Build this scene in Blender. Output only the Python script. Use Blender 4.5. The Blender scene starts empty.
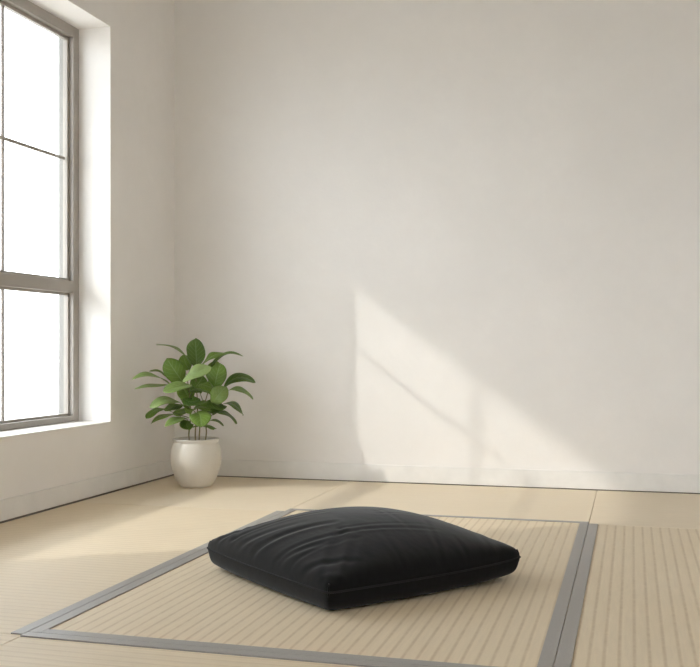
import bpy, bmesh, math, random
from mathutils import Vector, Matrix
random.seed(7)
S = bpy.context.scene
C = S.collection

# ------------------------------------------------------------------ helpers
def tag(o, label=None, cat=None, group=None, kind=None):
    if label: o['label'] = label
    if cat: o['category'] = cat
    if group: o['group'] = group
    if kind: o['kind'] = kind
    return o

def obj(name, bm, mat, parent=None, smooth=False):
    me = bpy.data.meshes.new(name)
    bmesh.ops.recalc_face_normals(bm, faces=bm.faces)
    bm.to_mesh(me); bm.free()
    if smooth:
        for p in me.polygons: p.use_smooth = True
    me.materials.append(mat)
    o = bpy.data.objects.new(name, me); C.objects.link(o)
    if parent: o.parent = parent
    return o

def empty(name, loc, rz=0.0):
    o = bpy.data.objects.new(name, None); C.objects.link(o)
    o.location = loc; o.rotation_euler = (0, 0, rz); o.empty_display_size = .1
    return o

def box(bm, x0, x1, y0, y1, z0, z1, bev=0.0):
    r = bmesh.ops.create_cube(bm, size=1)
    vs = r['verts']
    for v in vs:
        v.co = Vector(((x0+x1)/2 + v.co.x*(x1-x0), (y0+y1)/2 + v.co.y*(y1-y0), (z0+z1)/2 + v.co.z*(z1-z0)))
    if bev:
        es = list({e for v in vs for e in v.link_edges})
        bmesh.ops.bevel(bm, geom=es, offset=bev, segments=2, affect='EDGES', profile=.6)

def boxes(name, lst, mat, parent=None, bev=0.0):
    bm = bmesh.new()
    for b in lst: box(bm, *b, bev=bev)
    return obj(name, bm, mat, parent)

def struct(o):
    o['kind'] = 'structure'; return o

def lathe(bm, prof, n=72):
    rings = []
    for r, z in prof:
        if r < 1e-5: rings.append([bm.verts.new((0, 0, z))])
        else: rings.append([bm.verts.new((r*math.cos(2*math.pi*i/n), r*math.sin(2*math.pi*i/n), z)) for i in range(n)])
    for a, b in zip(rings, rings[1:]):
        for i in range(n):
            j = (i+1) % n
            if len(a) == 1 and len(b) == 1: continue
            if len(a) == 1: bm.faces.new((a[0], b[i], b[j]))
            elif len(b) == 1: bm.faces.new((a[i], a[j], b[0]))
            else: bm.faces.new((a[i], a[j], b[j], b[i]))

def tube(bm, pts, rad, n=10, closed=False):
    pts = [Vector(p) for p in pts]
    N = len(pts); rings = []
    for i, p in enumerate(pts):
        if closed: t = pts[(i+1) % N] - pts[i-1]
        else: t = pts[min(i+1, N-1)] - pts[max(i-1, 0)]
        t.normalize()
        up = Vector((0, 0, 1)) if abs(t.z) < .9 else Vector((1, 0, 0))
        a = t.cross(up).normalized(); b = a.cross(t).normalized()
        r = rad[i] if isinstance(rad, (list, tuple)) else rad
        rings.append([bm.verts.new(p + a*r*math.cos(2*math.pi*k/n) + b*r*math.sin(2*math.pi*k/n)) for k in range(n)])
    for i in range(N if closed else N-1):
        A, B = rings[i], rings[(i+1) % N]
        for k in range(n):
            bm.faces.new((A[k], A[(k+1) % n], B[(k+1) % n], B[k]))
    if not closed:
        bm.faces.new(rings[0]); bm.faces.new(rings[-1])

# ------------------------------------------------------------------ materials
class NT:
    def __init__(s, name, col, rough=.8, spec=.3):
        s.m = bpy.data.materials.new(name); s.m.use_nodes = True
        s.t = s.m.node_tree; s.n = s.t.nodes; s.l = s.t.links
        s.b = s.n['Principled BSDF']
        s.b.inputs['Base Color'].default_value = (*col, 1)
        s.b.inputs['Roughness'].default_value = rough
        s.b.inputs['Specular IOR Level'].default_value = spec
        s._tc = None
    def new(s, kind, **kw):
        x = s.n.new(kind)
        for k, v in kw.items():
            if hasattr(x, k): setattr(x, k, v)
            else: x.inputs[k].default_value = v
        return x
    def tc(s, which='Object'):
        if s._tc is None: s._tc = s.n.new('ShaderNodeTexCoord')
        return s._tc.outputs[which]
    def link(s, a, b): s.l.new(a, b)
    def noise(s, scale, detail=4, rough=.55, vec=None):
        x = s.new('ShaderNodeTexNoise')
        x.inputs['Scale'].default_value = scale; x.inputs['Detail'].default_value = detail; x.inputs['Roughness'].default_value = rough
        s.link(vec if vec is not None else s.tc(), x.inputs['Vector'])
        return x.outputs['Fac']
    def math(s, op, a, b=None):
        x = s.new('ShaderNodeMath', operation=op)
        for i, v in enumerate((a, b)):
            if v is None: continue
            if isinstance(v, (int, float)): x.inputs[i].default_value = v
            else: s.link(v, x.inputs[i])
        return x.outputs[0]
    def remap(s, f, a, b, c, d):
        x = s.new('ShaderNodeMapRange'); s.link(f, x.inputs[0])
        for i, v in enumerate((a, b, c, d)): x.inputs[i+1].default_value = v
        return x.outputs[0]
    def mix(s, fac, a, b, blend='MIX'):
        x = s.new('ShaderNodeMix', data_type='RGBA', blend_type=blend)
        for i, v in ((0, fac), (6, a), (7, b)):
            if isinstance(v, (int, float)): x.inputs[i].default_value = v
            elif isinstance(v, tuple): x.inputs[i].default_value = (*v, 1)
            else: s.link(v, x.inputs[i])
        return x.outputs[2]
    def color(s, c): s.link(c, s.b.inputs['Base Color'])
    def bump(s, h, strength=.2, dist=.01):
        x = s.new('ShaderNodeBump'); x.inputs['Strength'].default_value = strength; x.inputs['Distance'].default_value = dist
        s.link(h, x.inputs['Height']); s.link(x.outputs[0], s.b.inputs['Normal'])

def plaster(name, col):
    a = NT(name, col, .92, .15)
    f = a.noise(1.6, 5, .6); g = a.noise(14, 5, .6)
    c = a.mix(a.remap(f, .3, .7, 0, 1), tuple(v*.965 for v in col), tuple(min(1, v*1.02) for v in col))
    c = a.mix(a.remap(g, .35, .65, 0, .3), c, tuple(v*.965 for v in col))
    a.color(c)
    a.bump(a.math('ADD', a.noise(35, 6, .6), a.math('MULTIPLY', g, 1.5)), .12, .006)
    return a.m

def paint(name, col, rough=.5, spec=.4):
    a = NT(name, col, rough, spec)
    a.color(a.mix(a.remap(a.noise(9, 4), .3, .7, 0, 1), tuple(v*.96 for v in col), tuple(min(1, v*1.03) for v in col)))
    a.bump(a.noise(120, 3), .04, .002)
    return a.m

def tatami(name, axis, col, line, stripes=True, period=.038, strength=.42):
    """woven rush; axis = direction along which the stripes run"""
    a = NT(name, col, .58, .42)
    sep = a.new('ShaderNodeSeparateXYZ'); a.link(a.tc(), sep.inputs[0])
    u = sep.outputs['X' if axis == 'Y' else 'Y']; v = sep.outputs[axis]
    mp = a.new('ShaderNodeMapping'); a.link(a.tc(), mp.inputs[0])
    mp.inputs['Scale'].default_value = (90, 6, 1) if axis == 'Y' else (6, 90, 1)
    streak = a.noise(1.0, 3, .6, mp.outputs[0])
    big = a.noise(2.2, 4, .6)
    c = a.mix(a.remap(streak, .3, .7, 0, 1), tuple(x*.94 for x in col), tuple(min(1, x*1.04) for x in col))
    c = a.mix(a.remap(big, .3, .7, 0, .5), c, tuple(x*y for x, y in zip(col, (.95, .94, .90))))
    fine = a.noise(260, 2, .5)
    c = a.mix(a.remap(fine, .3, .7, 0, .22), c, tuple(x*.8 for x in col))
    per = period if stripes else period*.25
    ph = a.math('PINGPONG', a.math('DIVIDE', u, per), .5)          # 0 on the line .. 0.5 between lines
    ln = a.remap(ph, .05, .17, 1, 0)
    wob = a.remap(a.noise(30, 2), .3, .7, .55, 1)
    ln2 = a.math('MULTIPLY', ln, wob)
    c = a.mix(a.math('MULTIPLY', ln2,  strength if stripes else .10), c, line)
    a.color(c)
    h = a.math('SUBTRACT', a.math('MULTIPLY', streak, .5), a.math('MULTIPLY', ln, .8))
    wv = a.math('PINGPONG', a.math('DIVIDE', v, .006), .5)
    h = a.math('ADD', h, a.math('MULTIPLY', wv, .4))
    a.bump(h, .25 if stripes else .12, .002)
    return a.m

WALL = (.90, .88, .862)
M_wall = plaster('wall_plaster', WALL)
M_white = paint('white_woodwork', (.86, .85, .835), .55, .3)
M_gap = paint('dark_joint', (.22, .20, .18), .9, .1)
M_ceil = plaster('ceiling_plaster', (.66, .64, .61))
M_frame = paint('grey_window_metal', (.39, .36, .325), .42, .5)
M_lining = paint('added_lining_dark', (.27, .265, .255), .5, .3)  # dark lining added to tone down the overlit outer reveal
M_slab = paint('concrete_screed', (.45, .42, .37), .9, .2)
TC = (.80, .68, .505); TL = (.43, .295, .155)
M_tatY = tatami('rush_weave_lengthwise', 'Y', TC, TL)
M_tatX = tatami('rush_weave_crosswise', 'X', TC, TL, strength=.22)
M_tatS = tatami('rush_weave_smooth', 'X', (.81, .70, .54), TL, stripes=False)
def cloth_border():
    a = NT('grey_border_cloth', (.30, .28, .26), .48, .5)
    mp = a.new('ShaderNodeMapping'); a.link(a.tc(), mp.inputs[0]); mp.inputs['Scale'].default_value = (400, 400, 400)
    w = a.noise(1.0, 2, .5, mp.outputs[0])
    a.color(a.mix(a.remap(w, .3, .7, 0, 1), (.315, .30, .285), (.38, .36, .34)))
    a.bump(w, .15, .001)
    return a.m
M_border = cloth_border()

def glass():
    m = bpy.data.materials.new('window_glass'); m.use_nodes = True
    n = m.node_tree.nodes; l = m.node_tree.links
    n.remove(n['Principled BSDF'])
    tr = n.new('ShaderNodeBsdfTransparent'); tr.inputs[0].default_value = (.97, .98, .975, 1)
    gl = n.new('ShaderNodeBsdfGlossy'); gl.inputs['Roughness'].default_value = .02
    lw = n.new('ShaderNodeLayerWeight'); lw.inputs[0].default_value = .5
    pw = n.new('ShaderNodeMath'); pw.operation = 'POWER'; pw.inputs[1].default_value = 5
    l.new(lw.outputs['Facing'], pw.inputs[0])
    fr = n.new('ShaderNodeMapRange'); fr.inputs[3].default_value = .05; fr.inputs[4].default_value = .9
    l.new(pw.outputs[0], fr.inputs[0])
    mx = n.new('ShaderNodeMixShader')
    l.new(fr.outputs[0], mx.inputs[0]); l.new(tr.outputs[0], mx.inputs[1]); l.new(gl.outputs[0], mx.inputs[2])
    l.new(mx.outputs[0], n['Material Output'].inputs[0])
    return m
M_glass = glass()

def leafmat():
    a = NT('leaf_green', (.08, .17, .03), .33, .5)
    uv = a.new('ShaderNodeSeparateXYZ'); a.link(a.tc('UV'), uv.inputs[0])
    u, v = uv.outputs[0], uv.outputs[1]               # u: 0..1 across (0.5 = midrib), v along
    d = a.math('ABSOLUTE', a.math('SUBTRACT', u, .5))
    mid = a.remap(d, .012, .04, 1, 0)
    side = a.math('PINGPONG', a.math('ADD', a.math('MULTIPLY', v, 7.0), a.math('MULTIPLY', d, -4.2)), .5)
    sv = a.remap(side, .03, .10, .75, 0)
    vein = a.math('MAXIMUM', mid, sv)
    oi = a.new('ShaderNodeAttribute'); oi.attribute_type = 'OBJECT'; oi.attribute_name = 'tone'
    rnd = a.new('ShaderNodeObjectInfo').outputs['Random']
    base = a.mix(rnd, (.085, .17, .028), (.22, .34, .055))
    base = a.mix(a.math('MULTIPLY', oi.outputs['Fac'], .5), base, (.40, .52, .20))
    base = a.mix(a.remap(a.noise(45, 4), .3, .7, 0, .35), base, (.06, .15, .02))
    c = a.mix(a.math('MULTIPLY', vein, .5), base, (.36, .48, .20))
    a.color(c)
    a.bump(a.math('SUBTRACT', a.math('MULTIPLY', a.noise(70, 2), .2), vein), .35, .003)
    tl = a.new('ShaderNodeBsdfTranslucent')
    a.link(a.mix(.5, c, (.30, .50, .05)), tl.inputs[0])
    mx = a.new('ShaderNodeMixShader'); mx.inputs[0].default_value = .28
    a.link(a.b.outputs[0], mx.inputs[1]); a.link(tl.outputs[0], mx.inputs[2])
    a.link(mx.outputs[0], a.n['Material Output'].inputs[0])
    return a.m
M_leaf = leafmat()
M_stem = paint('stem_bark', (.26, .22, .10), .7, .3)
M_petiole = paint('petiole_green', (.15, .22, .06), .5, .4)
def potmat():
    a = NT('glazed_stoneware', (.66, .61, .53), .38, .45)
    c = a.mix(a.remap(a.noise(5, 4), .3, .7, 0, 1), (.73, .69, .62), (.80, .765, .70))
    c = a.mix(a.remap(a.noise(180, 2), .62, .72, 0, .25), c, (.42, .37, .30))
    a.color(c); a.bump(a.noise(40, 4), .06, .004)
    return a.m
M_pot = potmat()
def soilmat():
    a = NT('potting_soil', (.045, .03, .02), .95, .1)
    a.color(a.mix(a.noise(80, 4), (.02, .014, .01), (.09, .065, .045))); a.bump(a.noise(90, 4), .8, .01)
    return a.m
M_soil = soilmat()
def cottonmat():
    a = NT('black_cotton', (.007, .007, .0072), .92, .10)
    a.b.inputs['Sheen Weight'].default_value = .20; a.b.inputs['Sheen Roughness'].default_value = .45
    a.color(a.mix(a.remap(a.noise(6, 4), .3, .7, 0, 1), (.006, .006, .0062), (.0085, .0085, .0088)))
    wv = a.noise(420, 2, .5)
    mp = a.new('ShaderNodeMapping'); a.link(a.tc(), mp.inputs[0]); mp.inputs['Scale'].default_value = (9, 16, 9); mp.inputs['Rotation'].default_value = (0, 0, .5)
    wr = a.noise(1.0, 3, .5, mp.outputs[0])
    a.bump(a.math('ADD', a.math('MULTIPLY', wv, .04), wr), .22, .010)
    return a.m
M_cotton = cottonmat()
M_thread = paint('black_piping_cord', (.014, .014, .015), .8, .25)
def gravelmat():
    a = NT('pale_gravel', (.62, .60, .56), .95, .1)
    a.color(a.mix(a.noise(60, 4), (.50, .48, .45), (.72, .70, .66))); a.bump(a.noise(60, 3), .5, .02)
    return a.m
M_gravel = gravelmat()

# ------------------------------------------------------------------ the room
XL, XLo = -2.79, -3.09          # left wall: inner and outer face
YB, XR, YR = 5.885, 2.7, -3.4    # back, right and rear wall faces
ZC = 3.5                        # ceiling
ZT = 4.25                       # underside of the roof
SILL, HEAD = .380, 2.585
W1 = (2.73, 5.068)               # window openings in the left wall
W2 = (-3.0, .30)  # unseen opening added to let more sky light into the room

struct(boxes('wall_left', [
    (XLo, XL, YR-.3, YB+.3, -.3, SILL), (XLo, XL, YR-.3, YB+.3, HEAD, ZT),
    (XLo, XL, W1[1], YB+.3, SILL, HEAD), (XLo, XL, W2[1], W1[0], SILL, HEAD), (XLo, XL, YR-.3, W2[0], SILL, HEAD)], M_wall))
struct(boxes('wall_back', [(XL, XR+.3, YB, YB+.3, -.3, ZT)], M_wall))
struct(boxes('wall_right', [(XR, XR+.3, YR-.3, YB, -.3, ZT)], M_wall))
W3 = (.9, 2.2, .8, 2.2)  # unseen rear opening, added as frontal fill
struct(boxes('wall_rear', [(XL, W3[0], YR-.3, YR, -.3, ZT), (W3[1], XR, YR-.3, YR, -.3, ZT),
                           (W3[0], W3[1], YR-.3, YR, -.3, W3[2]), (W3[0], W3[1], YR-.3, YR, W3[3], ZT)], M_wall))
struct(boxes('ceiling', [(XL, XR, YR, YB, ZC, ZC+.12)], M_ceil))
struct(boxes('floor', [(XL, XR, YR, YB, -.3, -.042)], M_slab))
struct(boxes('roof_added_eave', [(-5.79, XR+.8, YR-1.5, YB+1.5, ZT, ZT+.18)], M_slab))  # deep unseen overhang added to cut off the top of the sun patch
struct(boxes('ground', [(-70, 40, -60, 70, -.6, -.35)], M_gravel))

# skirting boards with a dark joint under them
struct(boxes('baseboard_left', [(XL, XL+.012, YR, YB-.012, .007, .104)], M_white, bev=.0025))
struct(boxes('baseboard_back', [(XL, XR, YB-.012, YB, .004, .104)], M_white, bev=.0025))
struct(boxes('trim_1', [(XL, XL+.006, YR, YB-.006, -.042, .007)], M_gap))
struct(boxes('trim_2', [(XL, XR, YB-.006, YB, -.042, .004)], M_gap))

def window(name, y0, y1, mulls):
    w = struct(empty(name, (XLo, (y0+y1)/2, SILL)))
    w['label'] = 'tall grey metal framed window with dividing bars in the left wall' if name == 'window_1' else 'added unseen grey framed window further along the left wall, for fill light'
    w['category'] = 'window'
    def part(n, bs, m, bev=.0025, par=None):
        o = boxes(n, bs, m, par or w, bev)
        o.matrix_parent_inverse = (par or w).matrix_world.inverted() if False else Matrix.Identity(4)
        return o
    ox, oy, oz = XLo, (y0+y1)/2, SILL
    def L(bs): return [(a-ox, b-ox, c-oy, d-oy, e-oz, f-oz) for a, b, c, d, e, f in bs]
    s0 = SILL+.012
    part('window_sill', L([(-2.985, XL+.004, y0, y1, SILL, s0)]), M_white, .002)
    FX0, FX1, fw = -3.046, -2.986, .058
    part('window_frame', L([(FX0, FX1, y1-fw, y1, s0, HEAD), (FX0, FX1, y0, y0+fw, s0, HEAD),
                            (FX0, FX1, y0+fw, y1-fw, HEAD-fw, HEAD), (FX0, FX1, y0+fw, y1-fw, s0, s0+.034)]), M_frame)
    r0, r1 = 1.106, 1.170
    part('mid_rail', L([(FX0, FX1+.006, y0+fw, y1-fw, r0, r1)]), M_frame, .003)
    sx0, sx1, sw = -3.040, -3.012, .020
    za, zb = r1, HEAD-fw
    sash = part('upper_sash', L([(sx0, sx1, y1-fw-sw, y1-fw, za, zb), (sx0, sx1, y0+fw, y0+fw+sw, za, zb),
                       (sx0, sx1, y0+fw+sw, y1-fw-sw, zb-sw, zb), (sx0, sx1, y0+fw+sw, y1-fw-sw, za, za+.016)]), M_frame, .002)
    za2, zb2 = s0+.034, r0
    part('lower_sash', L([(sx0, sx1, y1-fw-.012, y1-fw, za2, zb2), (sx0, sx1, y0+fw, y0+fw+.012, za2, zb2),
                       (sx0, sx1, y0+fw+.012, y1-fw-.012, zb2-.014, zb2), (sx0, sx1, y0+fw+.012, y1-fw-.012, za2, za2+.012)]), M_frame, .002)
    for m in mulls:
        part('mullion', L([(sx0+.006, sx1-.010, m-.008, m+.008, za+.016, zb-sw)]), M_frame, .002)
        part('mullion', L([(sx0+.006, sx1-.010, m-.008, m+.008, za2+.012, zb2-.014)]), M_frame, .002)
    edges = [y0+fw+sw] + list(mulls) + [y1-fw-sw]
    for a, b in zip(edges, edges[1:]):
        part('glazing_bar', L([(sx0+.006, sx1-.010, a+.008, b-.008, 1.840, 1.857)]), M_frame, .002)
    part('added_outer_lining', L([(-3.108, FX0, y1-.010, y1, SILL, HEAD), (-3.108, FX0, y0, y0+.010, SILL, HEAD),  # added part, its dark colour dims the bright outer reveal
                            (-3.108, FX0, y0+.010, y1-.010, HEAD-.010, HEAD), (-3.108, FX0, y0+.010, y1-.010, SILL, SILL+.010)]), M_lining, .001)
    part('glass_pane', L([(-3.030, -3.026, y0+fw+.004, y1-fw-.004, r1+.004, zb-.004)]), M_glass, 0)
    part('glass_pane', L([(-3.030, -3.026, y0+fw+.004, y1-fw-.004, za2+.004, r0-.004)]), M_glass, 0)
window('window_1', *W1, (3.38, 4.412))
window('added_window_left', *W2, (-2.0, -.7))  # added out of view for fill light
w3 = struct(empty('added_window_rear', ((W3[0]+W3[1])/2, YR-.25, W3[2])))  # added behind the camera to brighten the shaded walls
w3['label'] = 'added unseen square grey framed window in the rear wall, for fill light'; w3['category'] = 'window'
hw, hh = (W3[1]-W3[0])/2, W3[3]-W3[2]
boxes('window_frame', [(-hw, -hw+.05, 0, .06, 0, hh), (hw-.05, hw, 0, .06, 0, hh), (-hw+.05, hw-.05, 0, .06, 0, .05), (-hw+.05, hw-.05, 0, .06, hh-.05, hh)], M_frame, w3, .002)
boxes('glass_pane', [(-hw+.05, hw-.05, .028, .032, .05, hh-.05)], M_glass, w3)

# ------------------------------------------------------------------ tatami mats (thickness below z=0)
def mat(x0, x1, y0, y1, m, label, borders=(), g=.0009):
    x0 += g; x1 -= g; y0 += g; y1 -= g
    cx, cy = (x0+x1)/2, (y0+y1)/2
    r = empty('tatami_mat', (cx, cy, -.042)); tag(r, label, 'mat')
    o = boxes('woven_rush_surface', [(x0-cx, x1-cx, y0-cy, y1-cy, 0, .040)], m, r, .002)
    for b in borders:
        bm = bmesh.new()
        for q in b: box(bm, q[0]-cx, q[1]-cx, q[2]-cy, q[3]-cy, .0385, .0435, bev=.0012)
        obj('cloth_border', bm, M_border, r)
    return r
xl, xr = -1.640, -.190
yf, yb = 2.470, 4.785
g = .0009
mat(xl, xr, yf, yb, M_tatY, 'beige rush tatami mat framed in grey cloth borders under the black cushion', (
    [(xl+g, xl+.040, yf+.04, yb-.012)], [(xr-.040, xr-g, yf+.04, yb-.02)],
    [(xl+g, xr-g, yf+g, yf+.038), (xl+.04, xr-g, yf+.040, yf+.078)], [(xl+g, xr-g, yb-.028, yb-g)]))
mat(-2.782, xl, yf+.015, 4.70, M_tatX, 'plain tatami mat between the framed mat and the window wall', (
    [(xl-.040, xl-g, yf+.0165, 4.70-g)],))
mat(xr, 1.42, 1.2, 4.74, M_tatY, 'striped tatami mat right of the framed mat with grey left border', (
    [(xr+g, xr+.042, 1.2+g, 4.74-g)],))
mat(xl, xr, .62, yf, M_tatX, 'tatami mat in front of the framed mat with crosswise ribs')
mat(-2.782, xl, .62, yf+.015, M_tatX, 'tatami mat at the lower left corner beside the front mat')
mat(-2.782, xl, 4.70, 5.878, M_tatS, 'smooth tatami mat in the corner under the potted plant')
mat(xl, xr, yb, 5.878, M_tatS, 'smooth pale tatami mat between the framed mat and the back wall')
mat(xr, 1.42, 4.74, 5.878, M_tatS, 'smooth tatami mat at the foot of the back wall, far right')

# ------------------------------------------------------------------ floor cushion
def make_cushion():
    rot = math.radians(-39.6)
    root = empty('floor_cushion', (-.930, 3.470, .0018), rot)
    tag(root, 'large square black cotton floor cushion lying askew on the framed tatami mat', 'cushion')
    a = .400; zs = .064
    rnd = random.Random(3)
    creases = []
    # gathered folds running in from the four seams (sx: side, t: position along it)
    for side in range(4):
        for k in range(11):
            t = -.88 + 1.76*(k+rnd.uniform(-.7, .7))/10
            ln = rnd.uniform(.15, .65); sl = rnd.uniform(.10, .55)
            d = rnd.uniform(.0008, .0030)*(1.25 if side == 0 else .55 if side == 1 else 1); w = rnd.uniform(.014, .040)
            p0 = (t, -1.0); p1 = (t + sl*ln*1.6, -1.0+ln)
            for _ in range(side): p0 = (-p0[1], p0[0]); p1 = (-p1[1], p1[0])
            creases.append((p0, p1, d, w))
    # long seams and folds across the top
    creases = [c for c in creases]
    creases += [((.97, -.93), (.44, -.50), .0045, .040), ((.90, -.97), (.36, -.46), .0040, .032), ((.96, -.82), (.52, -.38), .003, .03),
                ((.44, -.50), (.66, .34), .0018, .020), ((.36, -.46), (.55, .30), .0013, .018),
                ((-.55, -.30), (.10, .25), .0016, .025), ((.02, .20), (.85, .05), .0012, .02),
                ((.20, .05), (.30, .90), .0012, .02), ((-.60, -.93), (-.20, -.25), .0042, .030), ((-.15, -.96), (.20, -.40), .0040, .034),
                ((-.80, -.95), (-.55, -.50), .0035, .028), ((.30, -.97), (.48, -.70), .0035, .03)]
    def seg(u, v, p0, p1):
        dx, dy = p1[0]-p0[0], p1[1]-p0[1]; q = dx*dx+dy*dy
        s = ((u-p0[0])*dx+(v-p0[1])*dy)/q; s = min(1, max(0, s))
        ex, ey = u-p0[0]-s*dx, v-p0[1]-s*dy
        return s, math.hypot(ex, ey), (ex*dy-ey*dx)
    def wr(u, v):
        h = 0
        for p0, p1, d, w in creases:
            s, r, sg = seg(u, v, p0, p1)
            if r < 4*w:
                tap = 1 - .75*s if d < .0055 or True else 1
                h += d*tap*(-math.exp(-(r/w)**2) + .75*math.exp(-((r-1.9*w)/w)**2)*(1 if sg > 0 else .5))
        return h
    N = 150
    ts = [i/N*2-1 for i in range(N+1)]
    us = [.55*math.sin(math.pi/2*t)+.45*t for t in ts]
    us = [math.copysign(1-(1-abs(u))**1.25, u) for u in us]
    def outline(u, v):
        k = 1 - .012*(u*u*v*v)**12          # corner rounding
        bul = 1 + .018*(1-v*v)*abs(u)**3   # edges swell a little between corners
        bul2 = 1 + .018*(1-u*u)*abs(v)**3
        return a*u*k*bul, a*v*k*bul2
    def lift(u, v):                      # how far each corner is held off the mat
        def c(su, sv): return max(0, (1+su*u)/2*(1+sv*v)/2)**5
        return .012*c(-1, -1) + .024*c(1, 1) + .016*c(-1, 1)
    def top(u, v):
        e = max(0, (1-abs(u)**30)*(1-abs(v)**30))**.38
        d = max(0, (1-abs(u)**2.1)*(1-abs(v)**2.1))
        x, y = outline(u, v)
        z = zs + .6*lift(u, v) + .036*e + .124*d**.70
        f = min(1, e*1.2)
        return x, y, z + wr(u, v)*f*(.35+.65*min(1, d*6+.2))
    def bot(u, v):
        e = max(0, (1-abs(u)**44)*(1-abs(v)**44))**.42
        x, y = outline(u, v)
        z = zs*(1-e) + lift(u, v)*(.6+.4*e)
        return x*(1-.006*e), y*(1-.006*e), max(z, 0)
    bm = bmesh.new()
    T = [[bm.verts.new(top(u, v)) for v in us] for u in us]
    B = [[(T[i][j] if i in (0, N) or j in (0, N) else bm.verts.new(bot(us[i], us[j]))) for j in range(N+1)] for i in range(N+1)]
    for i in range(N):
        for j in range(N):
            bm.faces.new((T[i][j], T[i+1][j], T[i+1][j+1], T[i][j+1]))
            bm.faces.new((B[i][j], B[i][j+1], B[i+1][j+1], B[i+1][j]))
    o = obj('cover', bm, M_cotton, root, True)
    # piping round the seam
    ring = [(t, -1) for t in us[:-1]] + [(1, t) for t in us[:-1]] + [(-t, 1) for t in us[:-1]] + [(-1, -t) for t in us[:-1]]
    pts = []
    for u, v in ring[::2]:
        x, y = outline(u, v); n = 1.004
        pts.append((x*n, y*n, top(u, v)[2]))
    bm = bmesh.new(); tube(bm, pts, .0032, 8, closed=True)
    obj('piping', bm, M_thread, root, True)
    for su, sv in ((1, -1), (-1, -1), (1, 1), (-1, 1)):
        x, y = outline(su, sv)
        bm = bmesh.new()
        zc = top(su, sv)[2]
        tube(bm, [(x*.984, y*.984, zc-.026), (x*.993, y*.993, zc-.013), (x*.996, y*.996, zc), (x*.993, y*.993, zc+.013), (x*.984, y*.984, zc+.026)], [.0025, .0035, .004, .0035, .0025], 8)
        obj('corner_tuck', bm, M_cotton, root, True)
    return root
make_cushion()

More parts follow.
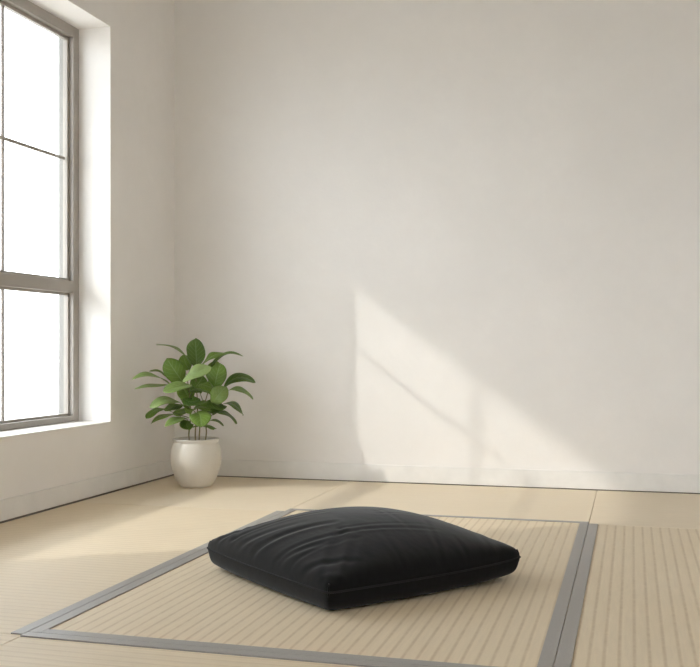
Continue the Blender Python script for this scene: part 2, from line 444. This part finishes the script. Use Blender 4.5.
# ------------------------------------------------------------------ potted plant
LEAVES = [   # base, middle, tip of each leaf's midrib (right, back, up; metres), width, facing, tone
    ((-0.036, -0.06, 0.427), (-0.042, -0.1, 0.472), (-0.089, -0.12, 0.517), 0.105, 'M', 0),
    ((-0.016, -0.1, 0.453), (0.023, -0.13, 0.474), (0.083, -0.14, 0.456), 0.102, 'M', 0),
    ((-0.036, -0.06, 0.385), (-0.055, -0.1, 0.369), (-0.036, -0.14, 0.34), 0.096, 'F2', 0),
    ((0.024, -0.08, 0.547), (0.0, -0.11, 0.572), (-0.036, -0.12, 0.561), 0.099, 'M', 0),
    ((0.021, -0.04, 0.374), (0.063, -0.08, 0.361), (0.105, -0.1, 0.337), 0.064, 'U', 0),
    ((-0.008, -0.06, 0.578), (0.071, -0.09, 0.56), (0.142, -0.09, 0.516), 0.105, 'M', 0),
    ((0.056, -0.02, 0.449), (0.103, -0.05, 0.463), (0.18, -0.03, 0.469), 0.093, 'M', 0),
    ((0.003, -0.02, 0.7), (0.0, -0.02, 0.775), (-0.005, 0.04, 0.867), 0.137, 'F', 0),
    ((-0.027, -0.03, 0.707), (-0.1, -0.06, 0.802), (-0.228, -0.05, 0.831), 0.102, 'U', 1),
    ((-0.066, -0.06, 0.6), (-0.115, -0.1, 0.67), (-0.169, -0.06, 0.752), 0.147, 'F', 0),
    ((-0.076, -0.16, 0.619), (0.003, -0.2, 0.672), (0.085, -0.17, 0.703), 0.105, 'M2', 2),
    ((0.032, -0.02, 0.712), (0.095, -0.03, 0.764), (0.162, 0.02, 0.783), 0.083, 'M', 0),
    ((0.088, 0.02, 0.703), (0.172, 0.03, 0.773), (0.279, 0.05, 0.762), 0.096, 'U', 0),
    ((0.106, -0.05, 0.574), (0.118, -0.09, 0.642), (0.141, -0.05, 0.72), 0.134, 'F', 0),
    ((0.159, -0.02, 0.576), (0.246, -0.03, 0.637), (0.346, -0.02, 0.605), 0.118, 'M', 0),
    ((0.174, -0.06, 0.554), (0.254, -0.08, 0.569), (0.329, -0.08, 0.509), 0.096, 'U', 1),
    ((0.094, -0.1, 0.482), (0.126, -0.14, 0.537), (0.173, -0.11, 0.587), 0.121, 'F', 1),
    ((0.121, -0.08, 0.465), (0.204, -0.11, 0.487), (0.271, -0.12, 0.42), 0.115, 'U', 0),
    ((0.095, -0.08, 0.424), (0.168, -0.12, 0.436), (0.231, -0.13, 0.371), 0.105, 'U', 0),
    ((0.063, -0.04, 0.377), (0.114, -0.06, 0.391), (0.158, -0.07, 0.355), 0.064, 'U', 0),
    ((0.005, -0.14, 0.44), (0.023, -0.22, 0.427), (0.027, -0.27, 0.366), 0.147, 'F2', 0),
    ((-0.036, -0.05, 0.346), (0.032, -0.08, 0.355), (0.118, -0.08, 0.342), 0.080, 'U', 0),
    ((-0.052, -0.08, 0.399), (-0.105, -0.13, 0.399), (-0.176, -0.16, 0.361), 0.089, 'M', 1),
    ((-0.096, -0.02, 0.417), (-0.179, -0.05, 0.421), (-0.257, -0.08, 0.374), 0.080, 'U', 0),
    ((-0.093, -0.08, 0.496), (-0.18, -0.13, 0.512), (-0.26, -0.15, 0.469), 0.105, 'M', 2),
    ((-0.183, -0.02, 0.457), (-0.237, -0.06, 0.448), (-0.283, -0.1, 0.405), 0.073, 'U', 0),
    ((-0.027, -0.12, 0.599), (-0.098, -0.18, 0.588), (-0.184, -0.2, 0.564), 0.134, 'M', 1),
    ((-0.134, -0.08, 0.597), (-0.241, -0.17, 0.602), (-0.343, -0.22, 0.581), 0.089, 'U', 1),
    ((-0.153, -0.06, 0.6), (-0.249, -0.15, 0.654), (-0.357, -0.2, 0.634), 0.096, 'U', 1),
    ((-0.143, -0.02, 0.611), (-0.198, -0.04, 0.666), (-0.266, -0.08, 0.678), 0.073, 'U', 0),
    ((-0.07, -0.14, 0.521), (-0.026, -0.17, 0.504), (0.023, -0.16, 0.519), 0.112, 'M', 0),
    ((0.024, -0.03, 0.6), (0.063, -0.06, 0.589), (0.138, -0.05, 0.558), 0.118, 'M', 0),
    ((0.0, -0.02, 0.497), (0.04, -0.05, 0.479), (0.103, -0.05, 0.451), 0.112, 'M', 0),
    ((-0.079, -0.03, 0.481), (-0.126, -0.07, 0.471), (-0.184, -0.08, 0.452), 0.099, 'M', 0),
    ((0.055, -0.08, 0.5), (0.089, -0.11, 0.492), (0.168, -0.1, 0.466), 0.105, 'M', 0),
    ((-0.037, -0.0, 0.687), (-0.059, -0.0, 0.719), (-0.075, 0.03, 0.77), 0.096, 'F', 0),
    ((-0.024, -0.02, 0.557), (0.008, -0.02, 0.595), (0.043, 0.01, 0.647), 0.128, 'F', 0),
    ((-0.037, -0.0, 0.496), (-0.056, -0.0, 0.544), (-0.085, 0.03, 0.59), 0.128, 'F', 0),
    ((0.024, -0.0, 0.416), (0.072, -0.0, 0.44), (0.139, 0.02, 0.447), 0.112, 'M', 0),
    ((0.072, 0.04, 0.622), (0.097, 0.05, 0.67), (0.121, 0.08, 0.734), 0.112, 'F', 0),
    ((-0.037, 0.02, 0.447), (-0.075, 0.03, 0.436), (-0.136, 0.03, 0.422), 0.096, 'M', 0),
]
def make_plant():
    root = empty('potted_plant', (-2.435, 5.425, .0008), math.radians(24.1)); root.scale = (.985, .985, .985)
    tag(root, 'leafy green plant in a round cream stoneware pot in the corner by the window', 'plant')
    key = [(.086, .0), (.098, .012), (.112, .034), (.127, .066), (.1405, .106), (.1475, .142), (.1485, .165), (.1470, .195), (.1425, .222),
           (.1345, .246), (.1310, .256), (.1318, .263), (.1345, .268), (.1358, .274), (.1345, .279), (.1310, .2805), (.1275, .278), (.1245, .268), (.1250, .250), (.1290, .225), (.130, .20)]
    prof = [(0, 0), (.080, 0)]
    for i in range(len(key)-1):
        p0, p1, p2, p3 = key[max(i-1, 0)], key[i], key[i+1], key[min(i+2, len(key)-1)]
        for k in range(4):
            q = k/4
            prof.append(tuple(.5*(2*p1[n]+(p2[n]-p0[n])*q+(2*p0[n]-5*p1[n]+4*p2[n]-p3[n])*q*q+(3*p1[n]-p0[n]-3*p2[n]+p3[n])*q**3) for n in (0, 1)))
    prof += [(.130, .20), (.10, .19), (0, .188)]
    bm = bmesh.new(); lathe(bm, prof); obj('pot', bm, M_pot, root, True)
    bm = bmesh.new(); lathe(bm, [(.127, .226), (.11, .232), (.06, .238), (.03, .24), (0, .24)], 48)
    for v in bm.verts: v.co.z += random.uniform(-.003, .003)
    obj('soil', bm, M_soil, root, True)
    stems = [[(-.035, .0, .235), (-.042, -.005, .31), (-.030, -.02, .42), (-.040, -.02, .55), (-.055, -.03, .66)],
             [(-.003, .01, .235), (-.004, .0, .33), (.010, -.01, .46), (.000, -.01, .60), (.000, -.015, .71)],
             [(.016, -.01, .235), (.020, -.02, .32), (.028, -.03, .42), (.060, -.03, .52), (.090, -.02, .64)],
             [(.050, .0, .235), (.060, -.01, .32), (.050, -.02, .40), (.075, -.03, .48), (.100, -.04, .56)]]
    allp = []
    for s in stems:
        pts = [Vector(p) for p in s]; out = []
        for i in range(len(pts)-1):
            for k in range(6):
                t = k/6
                p0, p1, p2, p3 = pts[max(i-1, 0)], pts[i], pts[i+1], pts[min(i+2, len(pts)-1)]
                out.append(.5*((2*p1)+(p2-p0)*t+(2*p0-5*p1+4*p2-p3)*t*t+(3*p1-p0-3*p2+p3)*t**3))
        out.append(pts[-1]); allp += out
        bm = bmesh.new(); tube(bm, out, [.0042-.0022*i/len(out) for i in range(len(out))], 8)
        obj('stem', bm, M_stem, root, True)
    hints = {'F': (0, -.92, .40), 'F2': (0, -.62, .78), 'U': (0, -.20, .98), 'M': (0, -.50, .86), 'M2': (-.1, -.72, .68)}
    for b, m, t, W, kind, tone in LEAVES:
        b, m, t = Vector(b), Vector(m), Vector(t); c = 2*m-.5*(b+t)
        hint = Vector(hints[kind]) + Vector((random.uniform(-.22, .22), random.uniform(-.1, .1), 0))
        NL, NW = 18, 10
        bm = bmesh.new(); uvl = bm.loops.layers.uv.new('UVMap')
        ph = random.uniform(0, 6); wav = random.uniform(.025, .055); fold = random.uniform(.14, .40)
        grid = []
        for i in range(NL+1):
            s = i/NL
            P = (1-s)**2*b + 2*s*(1-s)*c + s*s*t
            Tn = (2*(1-s)*(c-b) + 2*s*(t-c)).normalized()
            n = (hint - hint.dot(Tn)*Tn).normalized(); sd = Tn.cross(n)
            w = W*.5*(max(s, .002)**.62)*(max(0, 1-s**2.7)**.72)*1.40 + .0006
            row = []
            for j in range(NW+1):
                u = j/NW*2-1
                z = fold*abs(u)*w - .22*u*u*w + wav*W*math.sin(9*s+ph+(2 if u > 0 else 0))*abs(u)**1.5
                row.append((bm.verts.new(P + sd*u*w + n*z), (j/NW, s)))
            grid.append(row)
        for i in range(NL):
            for j in range(NW):
                q = (grid[i][j], grid[i+1][j], grid[i+1][j+1], grid[i][j+1])
                f = bm.faces.new([x[0] for x in q])
                for lp, x in zip(f.loops, q): lp[uvl].uv = x[1]
        lf = obj('leaf', bm, M_leaf, root, True)
        lf['tone'] = float(tone)
        so = lf.modifiers.new('thickness', 'SOLIDIFY'); so.thickness = .0012; so.offset = 0
        # petiole from the nearest lower point of a stem
        best = min(allp, key=lambda p: (p-(b+Vector((0, 0, -.05)))).length)
        mid = (best+b)*.5 + Vector((0, 0, -.008))
        pts = [(1-k/8)**2*best + 2*(k/8)*(1-k/8)*mid + (k/8)**2*b for k in range(9)] + [b+(c-b)*.12]
        bm = bmesh.new(); tube(bm, pts, [.0026-.001*k/9 for k in range(10)], 7)
        obj('petiole', bm, M_petiole, lf, True)
make_plant()

# ------------------------------------------------------------------ light
wd = bpy.data.worlds.new('sky'); S.world = wd; wd.use_nodes = True
bg = wd.node_tree.nodes['Background']
bg.inputs[0].default_value = (.945, .987, 1.045, 1); bg.inputs[1].default_value = 6.55
sun = bpy.data.lights.new('sun', 'SUN'); sun.energy = 1.6; sun.angle = math.radians(1.0); sun.color = (1.0, .95, .87)
so = bpy.data.objects.new('sun', sun); C.objects.link(so); so.location = (-8, -4, 8)
so.rotation_euler = Vector((1, .683, -.74)).to_track_quat('-Z', 'Y').to_euler()

# ------------------------------------------------------------------ camera
cam = bpy.data.cameras.new('camera'); co = bpy.data.objects.new('camera', cam); C.objects.link(co)
co.location = (0, 0, .8); co.rotation_euler = (math.pi/2, 0, math.radians(15.54))
cam.sensor_fit = 'HORIZONTAL'; cam.sensor_width = 36; cam.lens = 36*1014/700
cam.shift_x = 0; cam.shift_y = 14.5/700; cam.clip_start = .02
S.camera = co

S.view_settings.view_transform = 'Standard'; S.view_settings.look = 'None'
S.view_settings.exposure = 0.0; S.view_settings.gamma = 1.0
S.view_settings.use_curve_mapping = False
S.cycles.max_bounces = 14; S.cycles.diffuse_bounces = 10; S.cycles.glossy_bounces = 4
S.cycles.transparent_max_bounces = 16; S.cycles.sample_clamp_indirect = 8
S.cycles.use_denoising = True
